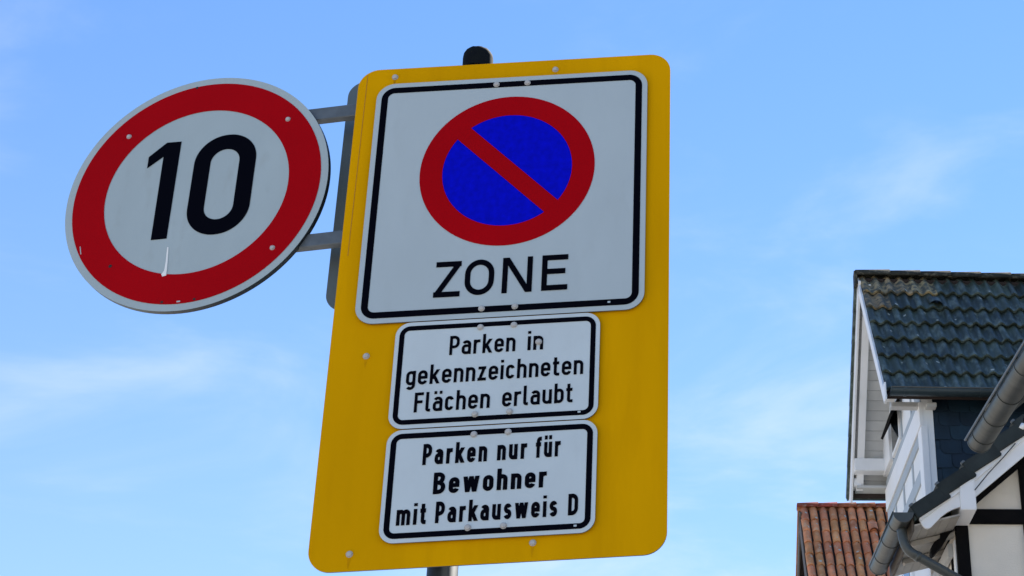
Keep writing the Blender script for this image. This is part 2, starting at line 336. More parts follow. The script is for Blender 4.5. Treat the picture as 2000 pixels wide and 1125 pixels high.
# pole with cap, clamps and the two bracket arms
px0 = local(871.5, 1112, .062); px1 = local(928, 112, .062)
PX, PY = (px0[0] + px1[0]) / 2, .062
pole = thing('sign_pole', (SC.x + math.cos(SYAW) * PX - math.sin(SYAW) * PY, SC.y + math.sin(SYAW) * PX + math.cos(SYAW) * PY, 0), SYAW,
             'grey steel sign pole with a black domed cap, standing behind the yellow board', 'pole')
ztop = SC.z + local(928, 108, .062)[1] - .016
lean = px1[0] - px0[0]; zlo = SC.z + px0[1]
tube('pole_tube', [(0, 0, 0), (0, 0, ztop - .01)], .0300, 'poleg', pole, 32)
v = []; f = []; n = 28
for rr, z in ((.0335, -.03), (.0340, .004), (.0328, .013), (.0285, .021), (.018, .0265), (.006, .028)):
    for k in range(n):
        a = 2 * math.pi * k / n; v.append((rr * math.cos(a), rr * math.sin(a), ztop + z + (.0007 * math.sin(k * 2.3) if z > .02 else 0)))
for i in range(5):
    for k in range(n): f.append((i * n + k, i * n + (k + 1) % n, (i + 1) * n + (k + 1) % n, (i + 1) * n + k))
f.append(tuple(range(5 * n, 6 * n)))
link('pole_cap', mesh('pole_cap', v, f, True), 'rubber', pole)
for zz in (.24, -.24, -.62):
    cl = []
    for r0, r1, z0, z1 in ((.0301, .034, -.02, .02),):
        v = []; f = []; n = 28
        for rr, z in ((r0, z0), (r1, z0), (r1, z1), (r0, z1)):
            for k in range(n): a = 2 * math.pi * k / n; v.append((rr * math.cos(a), rr * math.sin(a), SC.z + zz + z))
        for i in range(4):
            for k in range(n): f.append((i * n + k, i * n + (k + 1) % n, ((i + 1) % 4) * n + (k + 1) % n, ((i + 1) % 4) * n + k))
    link('clamp', mesh('clamp', v, f), 'galv', pole)

# yellow backing board
board = sthing('backing_board', 'tall yellow backing board with rounded corners carrying a zone sign and two text plates', 'sign board')
bx0, bx1, bz0, bz1 = -.3468, .3494, -.8318, .3469
yb = .009
plate('panel', rrect(bx0, bz0, bx1, bz1, .046), yb, yb + .004, 'yellow', board, edgem='alu')
for x in (bx0 + .02, 0.31):
    box('stiffener', (x - .012, yb + .0042, bz0 + .06), (x + .012, yb + .022, bz1 - .06), 'alu', board, .002)
s0 = local(*c5(152, 160), dy=yb); s1 = local(657, 545, dy=yb)
sheet('seam', [(bx0 + .0185, bz1 - .012), (bx0 + .0197, bz1 - .012), (bx0 + .0172, -.13), (bx0 + .016, -.13)], yb - .0006, 'seam', board)
for p in (c5(300, 191), c5(1138, 151), c6(156, 664), c7(270, 797), c7(1212, 738)):
    q = local(*p, dy=yb); bolt(board, q, yb); l_ = random.uniform(.018, .045)
    sheet('dirt_run', [(q[0] - .0035, q[1] - .004), (q[0] - .0028, q[1] - l_ * .6), (q[0] - .0005, q[1] - l_), (q[0] + .002, q[1] - l_ * .5), (q[0] + .004, q[1] - .004)], yb - .0005, 'stain', board)

# square zone sign
zone = sthing('no_parking_zone_sign', 'white square zone sign with red ringed blue no-parking disc above the word ZONE', 'road sign')
def bordered(parent, poly_fn, x0, z0, x1, z1, rim, bw, r, face='white'):
    plate('sign_plate', rrect(x0, z0, x1, z1, r), 0, .003, face, parent, edgem='alu')
    ringsheet('border', rrect(x0 + rim, z0 + rim, x1 - rim, z1 - rim, r - rim * .9), rrect(x0 + rim + bw, z0 + rim + bw, x1 - rim - bw, z1 - rim - bw, max(r - rim - bw, .009)), -.0007, 'black', parent)
bordered(zone, None, -.3, -.3, .3, .3, .0115, .0145, .040)
cx, cz, cr_ = -.0003, .0579, .1891
ri = cr_ * .741
ringsheet('red_ring', circ(cx, cz, cr_), circ(cx, cz, ri), -.0008, 'red', zone)
bw = .0205
rb = ri + .003; a_up = math.asin((bw - .003) / rb)
def seg(sign):
    th = R(135); d = Vector((math.cos(th), math.sin(th))); nn = Vector((-d.y, d.x)) * sign
    a0 = math.atan2(nn.y, nn.x); half = math.pi / 2 - a_up
    return [(cx + rb * math.cos(a0 - half + 2 * half * i / 48), cz + rb * math.sin(a0 - half + 2 * half * i / 48)) for i in range(49)]
sheet('blue_segment', seg(1), -.0005, 'blue', zone); sheet('blue_segment', seg(-1), -.0005, 'blue', zone)
d = Vector((math.cos(R(135)), math.sin(R(135)))); nn = Vector((-d.y, d.x)); bwi = bw - .0008; hl = math.sqrt(ri * ri - bwi * bwi) + .002
sheet('red_bar', [(cx + d.x * s_ * hl + nn.x * t_ * bwi, cz + d.y * s_ * hl + nn.y * t_ * bwi) for s_, t_ in ((1, 1), (-1, 1), (-1, -1), (1, -1))], -.0010, 'red', zone)
Hz = cap_h(c6(521, 342), c6(538, 147), -.001)
for ch, a, b in (('Z', c6(521, 342), c6(667, 334)), ('O', c6(690, 331), c6(852, 322)), ('N', c6(897, 318), c6(1063, 308)), ('E', c6(1115, 304), c6(1259, 296))):
    word_px(ch, a, b, Hz, -.001, zone, s=.150)
for p in (c5(830, 229), c5(992, 220), c6(789, 402), c6(972, 390)): bolt(zone, local(*p, dy=0), 0)
p = local(*c6(1489, 366), dy=0); sheet('maker_mark', rrect(p[0] - .003, p[1] - .002, p[0] + .003, p[1] + .002, .0008, 2), -.0012, 'white', zone)

# the two text plates
pa = sthing('supplementary_plate', 'white plate reading Parken in gekennzeichneten Flächen erlaubt, directly beneath the zone sign', 'road sign', )
x0, x1 = local(774.0, 632.5)[0], local(1172.6, 606.5)[0]; xa0, xa1 = -.2110, .2100
za1 = -.3025; za0 = -.5415
bordered(pa, None, xa0, za0, xa1, za1, .0085, .0105, .030, 'pwh')
HA = cap_h(c6(610, 657), c6(617, 552), -.001)
for t_, a, b in (('Parken', (610, 657), (973, 635)), ('in', (1040, 630), (1126, 625)), ('gekennzeichneten', (371, 824), (1346, 760)), ('Flächen', (415, 972), (832, 946)), ('erlaubt', (900, 941), (1288, 915))):
    word_px(t_, c6(*a), c6(*b), HA, -.001, pa, s=.150, gap=.12)
for p in (c6(783, 505), c6(967, 492), c6(1103, 585), c6(753, 982), c6(943, 967)): bolt(pa, local(*p, dy=0), 0)
p = local(*c6(1325, 969), dy=0); sheet('maker_mark', rrect(p[0] - .003, p[1] - .002, p[0] + .003, p[1] + .002, .0008, 2), -.0012, 'white', pa)
pb = sthing('supplementary_plate', 'white plate in bold type reading Parken nur für Bewohner mit Parkausweis D', 'road sign')
xb0, xb1 = local(757, 845)[0], local(1166.5, 818)[0]; zb1 = za0 - .0025; zb0 = -.7830
xb0, xb1 = -.2098, .2104
bordered(pb, None, xb0, zb0, xb1, zb1, .0085, .0115, .030, 'pwh')
HB = cap_h(c7(643, 338), c7(652, 230), -.001); HB2 = cap_h(c7(697, 488), c7(705, 377), -.001); HB3 = cap_h(c7(708, 636), c7(716, 525), -.001)
for t_, a, b, H_ in (('Parken', (643, 338), (975, 318), HB), ('nur', (1027, 314), (1180, 304), HB), ('für', (1225, 301), (1353, 292), HB), ('Bewohner', (697, 488), (1281, 451), HB2),
                     ('mit', (507, 650), (660, 641), HB3), ('Parkausweis', (708, 637), (1336, 601), HB3), ('D', (1392, 597), (1443, 593), HB3)):
    word_px(t_, c7(*a), c7(*b), H_, -.001, pb, s=.195, gap=.15 if t_ == 'Bewohner' else .17)
for p in (c7(910, 181), c7(1086, 168), c7(878, 660), c7(1062, 650)): bolt(pb, local(*p, dy=0), 0)
p = local(*c7(1430, 650), dy=0); sheet('maker_mark', rrect(p[0] - .003, p[1] - .002, p[0] + .003, p[1] + .002, .0008, 2), -.0012, 'white', pb)

# round speed sign
S10 = Vector((-1.47472, 3.34208, 3.74133)); Y10 = R(-5.444)
sp = thing('speed_limit_sign', S10, Y10, 'round red ringed speed limit sign reading 10, slightly weathered, on arms beside the yellow board', 'road sign')
def l10(x, y, dy=0.): return local(x, y, dy, S10, Y10)
pl = plate('sign_plate', circ(0, 0, .3, 128), 0, .003, 'dirty', sp, edgem='alu')
v = []; f = []; n = 128
for rr, y in ((.3, .0005), (.3004, .013), (.294, .0135), (.294, .003)):
    for k in range(n): a = 2 * math.pi * k / n; v.append((rr * math.cos(a), y, rr * math.sin(a)))
for i in range(3):
    for k in range(n): f.append((i * n + k, i * n + (k + 1) % n, (i + 1) * n + (k + 1) % n, (i + 1) * n + k))
link('folded_rim', mesh('folded_rim', v, f, True), 'poleg', sp)
ringsheet('red_ring', circ(0, 0, .2835, 128), circ(0, 0, .2105, 128), -.0008, 'red', sp)
one = [l10(*c4(*p), dy=-.001) for p in ((405, 452), (412, 404), (490, 343), (551, 338), (487, 748), (420, 755), (474, 403))]
sheet('digit', one, -.0009, 'black', sp)
zt = l10(*c4(735, 311), dy=-.001)[1]; zb = l10(*c4(675, 732), dy=-.001)[1]
xl = l10(*c4(590, 520), dy=-.001)[0]; xr = l10(*c4(850, 520), dy=-.001)[0]; sw = .0385
ro = (xr - xl) / 2
ringsheet('digit', rrect(xl, zb, xr, zt, ro * .98, 16), rrect(xl + sw, zb + sw, xr - sw, zt - sw, ro - sw, 16), -.0009, 'black', sp)
for p in ((330, 319), (1001, 245), (935, 788)): bolt(sp, l10(*c4(*p)), 0, .85)
p = l10(*c4(250, 866)); sheet('drill_hole', circ(*p, .004, 12), -.0012, 'hole', sp)
for q_ in ((468, 1018), (605, 1005), (617, 113)):
    p = l10(*c4(*q_)); sheet('drill_hole', circ(*p, .0032, 10), -.0012, 'hole', sp)
st_ = [l10(*c4(*p)) for p in ((491, 785), (497, 786), (493, 850), (487, 905), (470, 910), (466, 900), (478, 885), (485, 845))]
sheet('bird_dropping', st_, -.0013, 'bird', sp)
p = l10(*c4(538, 1015)); sheet('sticker_mark', rrect(p[0] - .004, p[1] - .0018, p[0] + .004, p[1] + .0018, .0008, 2), -.0012, 'white', sp)
p = l10(*c4(122, 800)); sheet('scratch', [(p[0] - .002, p[1] + .010), (p[0], p[1] + .010), (p[0] + .005, p[1] - .010), (p[0] + .003, p[1] - .010)], -.0012, 'dirty', sp)
# arms: square tube from the pole to the back of the round sign
def w10(lx, ly, lz): return S10 + Vector((math.cos(Y10) * lx - math.sin(Y10) * ly, math.sin(Y10) * lx + math.cos(Y10) * ly, lz))
pinv = Matrix.Rotation(-SYAW, 4, 'Z') @ Matrix.Translation(-pole.location)
for zpx in ((650, 230), (625, 477)):
    zz = l10(*zpx, .03)[1]
    a = pinv @ w10(-.24, .026, zz); b = pinv @ w10(.62, .026, zz)
    b = Vector((.0, -.034 + .012, a.z)); a = Vector(a)
    dirv = (b - a).normalized(); nrm = Vector((-dirv.y, dirv.x, 0)); hh = .0160; th = .010
    vv = []
    for e in (a, b + dirv * .02):
        for s_, t_ in ((-1, -1), (1, -1), (1, 1), (-1, 1)): vv.append(e + nrm * th * s_ + Vector((0, 0, hh * t_)))
    ff = [(0, 1, 2, 3), (7, 6, 5, 4)] + [(i, i + 4, (i + 1) % 4 + 4, (i + 1) % 4) for i in range(4)]
    me = mesh('bracket_arm', vv, ff); bm = bmesh.new(); bm.from_mesh(me); bmesh.ops.recalc_face_normals(bm, faces=bm.faces[:]); bmesh.ops.bevel(bm, geom=bm.edges[:], offset=.0015, segments=1, affect='EDGES'); bm.to_mesh(me); bm.free()
    link('bracket_arm', me, 'galv', pole)
# sign facing the other way, only its grey back edge shows
rear = sthing('rear_facing_sign', 'plain grey back of a rectangular sign mounted behind the yellow board', 'road sign')
yr = .135
rl = (local(677, 200, yr)[0] + local(640, 560, yr)[0]) / 2; rt_ = local(694, 160.5, yr)[1]; rb_ = local(652, 607, yr)[1]
plate('sign_plate', rrect(rl, rb_, rl + .6, rt_, .04), yr, yr + .003, 'alu', rear)
for zz in (rb_ + .12, rt_ - .12): box('rail', (rl + .05, yr - .012, zz - .018), (rl + .55, yr - .0005, zz + .018), 'galv', rear, .002)

# ------------------------------------------------------------------ houses (u to the right along the street fronts, v away from the camera)
HY = R(9.3)
def hw(u, v, z=0.): return Vector((math.cos(HY) * u - math.sin(HY) * v, math.sin(HY) * u + math.cos(HY) * v, z))
def hpx(x, y, ax, val, z0=0.):
    """photo pixel -> (u, v, z) on the house plane ax = val"""
    d = pxray(x, y); d = Vector((math.cos(HY) * d.x + math.sin(HY) * d.y, -math.sin(HY) * d.x + math.cos(HY) * d.y, d.z))
    t = (val - (1.6 if ax == 2 else 0)) / d[ax]; return Vector((d.x * t, d.y * t, 1.6 + d.z * t))
class House:
    """parts are given in (u, v, z) and stored relative to the thing's base"""
    def __init__(s, name, u0, v0, label, cat='house'):
        s.o = thing(name, hw(u0, v0), HY, label, cat); s.b = Vector((u0, v0, 0))
    def rel(s, p): return Vector(p) - s.b
    def box(s, name, a, b, m, bev=0, parent=None): return box(name, s.rel(a), s.rel(b), m, parent or s.o, bev)
    def prism(s, name, poly, ax, d0, d1, m, parent=None):
        ub, vb = s.b.x, s.b.y
        if ax == 0: poly = [(p[0] - vb, p[1]) for p in poly]; d0 -= ub; d1 -= ub
        elif ax == 1: poly = [(p[0] - ub, p[1]) for p in poly]; d0 -= vb; d1 -= vb
        return prism(name, poly, ax, d0, d1, m, parent or s.o)
    def tube(s, name, pts, r, m, seg=14, parent=None): return tube(name, [s.rel(p) for p in pts], r, m, parent or s.o, seg)
    def mesh(s, name, v, f, m, smooth=False, parent=None): return link(name, mesh(name, [s.rel(p) for p in v], f, smooth), m, parent or s.o)
    def gutter(s, p, q, r, m, parent=None, caps=True):
        """half round gutter hanging below the line p-q (its front top edge height), open upward, with end caps, bead and joint rings"""
        p, q = Vector(p), Vector(q); d = (q - p).normalized(); w = Vector((-d.y, d.x, 0)); up = Vector((0, 0, 1)); n = 16; v = []; f = []
        for e in (p, q):
            for rr in (r, r - .006):
                for k in range(n + 1):
                    a = math.pi + math.pi * k / n; v.append(e + w * rr * math.cos(a) + up * rr * math.sin(a))
        N = n + 1
        for k in range(n): f += [(k, k + 1, 2 * N + k + 1, 2 * N + k), (N + k + 1, N + k, 3 * N + k, 3 * N + k + 1)]
        f += [(0, 2 * N, 3 * N, N), (n, N + n, 3 * N + n, 2 * N + n)]
        gt = s.mesh('gutter', v, f, m, True, parent)
        if caps:
            for e, dd in ((p, -.004), (q, .004)):
                poly = [e + d * dd + w * (r + .004) * math.cos(math.pi + math.pi * k / n) + up * (r + .004) * math.sin(math.pi + math.pi * k / n) for k in range(n + 1)]
                poly2 = [x + d * (.012 if dd < 0 else -.012) for x in poly]; k = len(poly)
                s.mesh('end_cap', poly + poly2, [tuple(range(k)), tuple(range(2 * k - 1, k - 1, -1))] + [(i, (i + 1) % k, (i + 1) % k + k, i + k) for i in range(k)], m, False, gt)
        return gt, p, q, d, w
    def ring(s, c, d, w, r, m, parent, wd=.018):
        n = 14; v = []; f = []; up = Vector((0, 0, 1)); c = Vector(c)
        for o_ in (-wd, wd):
            for k in range(n + 1):
                a = math.pi + math.pi * k / n; v.append(c + d * o_ + (w * math.cos(a) + up * math.sin(a)) * (r + (.005)))
        for k in range(n): f.append((k, k + 1, n + 1 + k + 1, n + 1 + k))
        for o_ in (0, 1):
            b0 = len(v)
            for k in range(n + 1): a = math.pi + math.pi * k / n; v.append(c + d * (-wd, wd)[o_] + (w * math.cos(a) + up * math.sin(a)) * (r - .001))
            for k in range(n): f.append((o_ * (n + 1) + k, b0 + k, b0 + k + 1, o_ * (n + 1) + k + 1))
        return s.mesh('joint', v, f, m, False, parent)

def tile_profile(x, w, waves, amp, roll):
    t = (x / w * waves) % 1.0
    if t < roll: return amp * max(math.sin(math.pi * t / roll), 0) ** (.7 if waves == 1 else 1.)
    return -amp * .75 * math.sin(math.pi * (t - roll) / (1 - roll))
def tile_z(x, y, w, length, waves, amp, lift, roll):
    return tile_profile(x, w, waves, amp, roll) + (lift + (lift * .55 - lift) * y / (length * .5) if y < length * .5 else lift * .55 * (1 - (y - length * .5) / (length * .5)))
def tile_mesh(name, w, length, waves, amp, th, lift, m, roll=.55, seg=8):
    """pantile: x across (0..w), y up the slope (0 = lower edge), z normal to the roof; the lower edge is lifted and has a visible thickness"""
    nx = seg * waves; v = []; f = []
    def prof(x): return tile_profile(x, w, waves, amp, roll)
    xs = [w * i / nx for i in range(nx + 1)]
    rows = [(0, lift - th), (0, lift), (.02, lift + .001), (length * .5, lift * .55), (length, 0)]
    for y, z in rows:
        for x in xs: v.append((x, y, z + prof(min(x, w - 1e-6))))
    n = nx + 1
    for r_ in range(4):
        for i in range(nx): f.append((r_ * n + i, r_ * n + i + 1, (r_ + 1) * n + i + 1, (r_ + 1) * n + i))
    me = mesh(name, v, f, False)
    for p in me.polygons: p.use_smooth = p.index >= nx
    me.materials.append(M[m]); return me
def slope_frame(u, v, z, ang, front=True):
    """matrix for tiles: x along u, y up the slope, z outwards"""
    s = 1 if front else -1
    y = Vector((0, s * math.cos(ang), math.sin(ang))); x = Vector((1, 0, 0)); n = x.cross(y)
    mm = Matrix((x, y, n)).transposed().to_4x4(); mm.translation = Vector((u, v, z)); return mm
def ridge_mesh(name, length, r, m, n=10):
    v = []; f = []
    for x, rr in ((0, r), (length, r * 1.13)):
        for k in range(n + 1): a = math.pi * k / n; v.append((x, rr * math.cos(a), rr * math.sin(a)))
    for x, rr in ((length, r * .9), (0, r * .85)):
        for k in range(n + 1): a = math.pi * k / n; v.append((x, rr * math.cos(a), rr * math.sin(a)))
    N = n + 1
    for j in range(4):
        for k in range(n): f.append((j * N + k, j * N + k + 1, ((j + 1) % 4) * N + k + 1, ((j + 1) % 4) * N + k))
    for j in range(4): pass
    f.append((0, N, 2 * N, 3 * N)); f.append((n, 3 * N + n, 2 * N + n, N + n))
    me = mesh(name, v, f, False); bm = bmesh.new(); bm.from_mesh(me); bmesh.ops.recalc_face_normals(bm, faces=bm.faces[:]); bm.to_mesh(me); bm.free()
    for p in me.polygons: p.use_smooth = len(p.vertices) == 4 and abs(p.normal.x) < .5
    me.materials.append(M[m]); return me

# ---- half-timbered house with the tiled cross gable (dormer)
N = House('half_timbered_house', 3.4, 16.4, 'half-timbered house with black beams, white bargeboard, grey gutter and a dark tiled gabled dormer')
UF = 3.40; VG = 16.4; DV0, DV1 = 17.5, 20.05; DU = 3.36
RS = .835                                           # rise of the main roof per metre of u
EU, EZ = 2.93, 7.93                                 # eave edge of the main roof on the verge
UR = 7.95; ZR = EZ + RS * (UR - EU)
# walls
N.box('gable_wall', (UF + .02, VG + .03, 0), (12.5, VG + .25, EZ + .35), 'plaster')
N.prism('gable_wall', [(UF + .3, EZ + .351), (12.2, EZ + .351), (UR, ZR - .22)], 1, VG + .03, VG + .25, 'plaster')
N.box('side_wall', (UF + .02, VG + .251, 0), (UF + .25, 27, EZ - .02), 'plaster')
N.box('side_wall', (12.3, VG + .251, 0), (12.5, 27, EZ), 'pwhite'); N.box('back_wall', (UF + .02, 27.001, 0), (12.5, 27.2, EZ + .3), 'plaster')
# black timbers on the front gable
tz = [(7.95, 8.10), (5.25, 5.43), (2.65, 2.83)]
for z0, z1 in tz: N.box('beam', (UF + .131 if z0 > 7 else UF, VG - .012, z0), (12.5, VG + .06, z1), 'timber', .006)
posts = [UF + .01] + [4.10 + 1.33 * i for i in range(7)]
for i, u in enumerate(posts):
    N.box('post', (u, VG - .010, .0), (u + .125, VG + .06, 2.649), 'timber', .006); N.box('post', (u, VG - .010, 2.831), (u + .125, VG + .06, 5.249), 'timber', .006)
    N.box('post', (u, VG - .010, 5.431), (u + .125, VG + .06, 7.948), 'timber', .006)
    if i:
        top = EZ + RS * (u + .06 - EU) - .30 if u < UR else EZ + RS * (2 * UR - u - .06 - EU) - .30
        N.box('post', (u, VG - .010, 8.101), (u + .14, VG + .06, top), 'timber', .006)
for s_ in (0, 1):
    q = [(3.56, 8.102), (3.75, 8.102), (UR, ZR - .62), (UR, ZR - .46)]
    zz = lambda u: EZ + RS * (u - EU) - .29
    q = [(UF + .12, zz(UF + .12) - .07), (UR, ZR - .36), (UR, ZR - .29), (UF + .12, zz(UF + .12))]
    if s_: q = [(2 * UR - u, z) for u, z in q][::-1]
    N.prism('rafter', q, 1, VG - .016, VG + .05, 'timber')
# main roof: slabs in front of and behind the dormer
def main_roof(v0, v1, u0=EU, side=1):
    t = .11; q = [(u0, EZ + RS * (u0 - EU)), (UR, ZR), (UR, ZR - t * 1.3), (u0, EZ + RS * (u0 - EU) - t)]
    if side < 0: q = [(2 * UR - u, z) for u, z in q][::-1]
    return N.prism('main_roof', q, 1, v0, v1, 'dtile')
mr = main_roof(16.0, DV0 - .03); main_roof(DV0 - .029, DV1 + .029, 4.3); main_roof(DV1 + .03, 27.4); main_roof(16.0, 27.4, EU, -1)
# verge tiles with clips
vang = math.atan(RS)
vt = boxmesh('verge_tile', (-.03, -.055, -.128), (.375, .14, .018), .008); vt.materials.append(M['vtile'])
clip = boxmesh('verge_clip', (-.034, -.058, -.006), (.012, -.02, .022), .006); clip.materials.append(M['galv'])
k = 0; L_ = .352
while k * L_ < (UR - EU) / math.cos(vang) - .2:
    s_ = k * L_ - .02; u = EU + s_ * math.cos(vang); z = EZ + s_ * math.sin(vang) + .035
    o = link('verge_tile', vt, None, mr); o.location = N.rel((u, 16.0, z)); o.rotation_euler = (random.uniform(-.01, .01), -vang + .115, random.uniform(-.01, .01))
    o2 = link('verge_clip', clip, None, mr); o2.location = N.rel((u - .005, 16.0, z + .012)); o2.rotation_euler = (0, -vang, 0); k += 1
# bargeboard with carved foot, second layer, boxed purlin end
def up(u, z0): return z0 + RS * (u - 2.94)
low = [(2.945, 7.905), (3.005, 7.775), (3.03, 7.748), (3.055, 7.742), (3.085, 7.755), (3.13, 7.80), (3.19, 7.862), (3.26, 7.915), (3.33, 7.948), (3.40, 7.972), (3.47, 8.02), (3.55, 8.075)]
bl = low + [(UR, 8.075 + RS * (UR - 3.55)), (UR, up(UR, 7.91))]
N.prism('bargeboard', bl, 1, 16.0, 16.03, 'wpaint')
bl2 = [(2.935, 7.912), (2.985, 7.815), (3.55, 8.235), (UR, 8.235 + RS * (UR - 3.55)), (UR, up(UR, 7.925)), ]
N.prism('bargeboard', bl2, 1, 15.976, 15.998, 'wpaint')
N.prism('bargeboard', [(2 * UR - u, z) for u, z in bl][::-1], 1, 16.0, 16.03, 'wpaint')
N.box('purlin_end', (3.388, 15.962, 7.922), (3.542, VG + .02, 8.24), 'wpaint', .006)
# boarded underside of the verge
for i in range(4):
    v0 = 16.032 + i * .091
    N.prism('soffit_board', [(3.0, up(3.0, 7.80)), (UR, up(UR, 7.80)), (UR, up(UR, 7.78)), (3.0, up(3.0, 7.78))], 1, v0, v0 + .088, 'soff')
# eave on the street side: boards, rafter tails, fascia
for i in range(5):
    u0 = 2.93 + i * .092; zz = 7.775 + (u0 - 2.93) * .25
    N.prism('eave_board', [(u0, zz), (u0 + .089, zz + .022), (u0 + .089, zz + .04), (u0, zz + .018)], 1, 16.035, DV0 - .02, 'esoff')
N.box('fascia', (2.905, 16.036, 7.73), (2.928, DV0 - .02, 7.93), 'brown')
for v0 in (16.45, 16.95):
    N.prism('rafter_tail', [(2.96, 7.745), (2.98, 7.725), (3.40, 7.83), (3.40, 7.88), (2.96, 7.775)], 1, v0, v0 + .07, 'esoff')
N.box('wall_plate', (3.35, VG + .16, 7.66), (3.40, DV0, 7.80), 'soff', .005)
# carved black knee brace and posts of the side wall
kp = [(1868, 1004), (1853, 1012), (1843, 1024), (1837, 1040), (1836, 1051), (1826, 1057), (1820, 1066), (1818, 1078), (1820, 1086), (1827, 1081), (1841, 1064), (1853, 1045), (1868, 1026)]
kb = [(lambda q_: (q_.x, q_.z))(hpx(x, y, 1, VG + .03)) for x, y in kp]
N.prism('knee_brace', kb, 1, VG + .03, VG + .13, 'timber')
for v0, w_ in ((16.645, .035), (17.06, .045)):
    N.box('post', (UF - .006, v0, 5.431), (UF + .05, v0 + w_, 7.80), 'timber', .004)
N.box('corner_board', (UF - .002, VG + .06, 5.431), (UF + .04, VG + .16, 7.80), 'wpaint', .004)
# casement window low in the wall under the dormer
fr = N.box('window_frame', (DU - .035, 18.55, 7.1), (DU + .012, 19.62, 8.47), 'wpaint', .006)
N.box('pane', (DU - .039, 18.66, 7.2), (DU - .0355, 19.05, 8.38), 'glass', 0, fr); N.box('pane', (DU - .039, 19.13, 7.2), (DU - .0355, 19.52, 8.38), 'glass', 0, fr)
# gutter of the eave and its downpipe
gt, p, q, d, w = N.gutter((2.815, 15.955, 7.885), (2.79, 17.46, 7.885), .097, 'zinc')
for t_ in (.28, .72, 1.18): N.ring(p + d * t_, d, w, .097, 'zinc', gt, .006)
N.tube('gutter_bead', [(p - w * -.1 + Vector((0, 0, .004))), (q - w * -.1 + Vector((0, 0, .004)))], .009, 'zincd', 8, gt)
e1 = hpx(1762, 1038, 1, 16.14); e2 = hpx(1769, 1064, 1, 16.13); e3 = hpx(1786, 1083, 1, 16.12); e5 = hpx(1880, 1136, 1, 16.2)
pts = [Vector((2.815, 16.14, 7.79)), e1]
for i in range(1, 9):
    t_ = i / 9; a_, b_, c_ = e1, hpx(1764, 1072, 1, 16.13), e3; pts.append(a_ * (1 - t_) ** 2 + b_ * 2 * t_ * (1 - t_) + c_ * t_ * t_)
pts += [e3, e5]
kx = Vector((3.60, 16.30, e5.z - .16)); pts += [e5 + (kx - e5) * .5 + Vector((0, 0, .02)), kx, Vector((3.62, 16.32, e5.z - .5)), Vector((3.62, 16.32, .15))]
dp = N.tube('downpipe', pts, .047, 'zinc', 16)
dd = (e5 - e3).normalized(); N.tube('pipe_socket', [e3 + dd * .02, e3 + dd * .06], .051, 'zinc', 16, dp)
# cables along the bargeboard
cpt = [hpx(1904, 957, 1, 15.955), hpx(1930, 925, 1, 15.95), hpx(1960, 893, 1, 15.95), hpx(1983, 866, 1, 15.955)]
N.tube('cable', cpt, .006, 'cable', 6)
N.tube('cable', [hpx(1952, 873, 1, 15.955), hpx(1972, 858, 1, 15.95), hpx(1990, 842, 1, 15.955), hpx(2040, 800, 1, 15.95)], .006, 'cable', 6)
hk = hpx(1994, 838, 1, 15.95); N.tube('insulator', [hk, hk + Vector((.03, .0, .05))], .028, 'wpaint', 10)

# ---- dormer (cross gable) of the same house
VR, ZRD = 18.80, 12.03; VEF, VER, ZE = 17.29, 20.31, 9.80
ang = math.atan2(ZRD - ZE, VR - VEF); SL = math.hypot(ZRD - ZE, VR - VEF); U0 = 2.93; U1 = 7.6
nf = Vector((0, -math.sin(ang), math.cos(ang)))
# front slope (tiled) and rear slope
def slab(name, ve, s, m, th=.07):
    yv = Vector((0, s * math.cos(ang), math.sin(ang))); nn_ = Vector((0, -s * math.sin(ang), math.cos(ang)))
    e = Vector((0, ve, ZE)); t_ = e + yv * (SL - (.0 if s > 0 else .0)); q = [e - nn_ * .02, t_ - nn_ * .02, t_ - nn_ * (.02 + th), e - nn_ * (.02 + th)]
    return N.prism(name, [(p.y, p.z) for p in q], 0, U0 + .03, U1, m)
dr = slab('dormer_roof', VEF, 1, 'rbase'); rr_ = slab('dormer_roof', VER, -1, 'rbase')
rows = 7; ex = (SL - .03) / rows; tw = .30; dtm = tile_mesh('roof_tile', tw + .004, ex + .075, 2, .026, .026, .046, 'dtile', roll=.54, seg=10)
dtl = dtm.copy(); dtl.materials.clear(); dtl.materials.append(M['ltile'])
spot = mesh('lichen_patch', [(.03 * math.cos(a * .785) * (1 + .3 * (a % 2)), .02 * math.sin(a * .785), 0) for a in range(8)], [tuple(range(8))]); spot.materials.append(M['lichen'])
for r_ in range(rows):
    for c_ in range(15):
        fm = slope_frame(U0 + .01 + c_ * tw, VEF, ZE, ang) @ Matrix.Translation((0, -.03 + r_ * ex, 0)) @ Matrix.Rotation(random.uniform(-.006, .006), 4, 'Z') @ Matrix.Translation((0, random.uniform(-.004, .004), random.uniform(-.002, .003)))
        fm.translation = N.rel(fm.translation)
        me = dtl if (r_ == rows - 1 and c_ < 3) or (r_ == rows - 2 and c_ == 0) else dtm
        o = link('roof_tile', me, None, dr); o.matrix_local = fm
        for _ in range(random.choice((0, 0, 1, 1, 2))):
            lx, ly = random.uniform(.03, .27), random.choice((random.uniform(.015, .05), random.uniform(.02, .3)))
            dz = tile_z(lx + .02, ly, tw + .004, ex + .075, 2, .026, .046, .54) - tile_z(lx - .02, ly, tw + .004, ex + .075, 2, .026, .046, .54)
            o2 = link('lichen_patch', spot, None, dr); o2.matrix_local = fm @ Matrix.Translation((lx, ly, tile_z(lx, ly, tw + .004, ex + .075, 2, .026, .046, .54) + .003)) @ Matrix.Rotation(-math.atan2(dz, .04), 4, 'Y') @ Matrix.Rotation(random.uniform(-.6, .6), 4, 'Z') @ Matrix.Scale(random.uniform(.25, .75), 4)
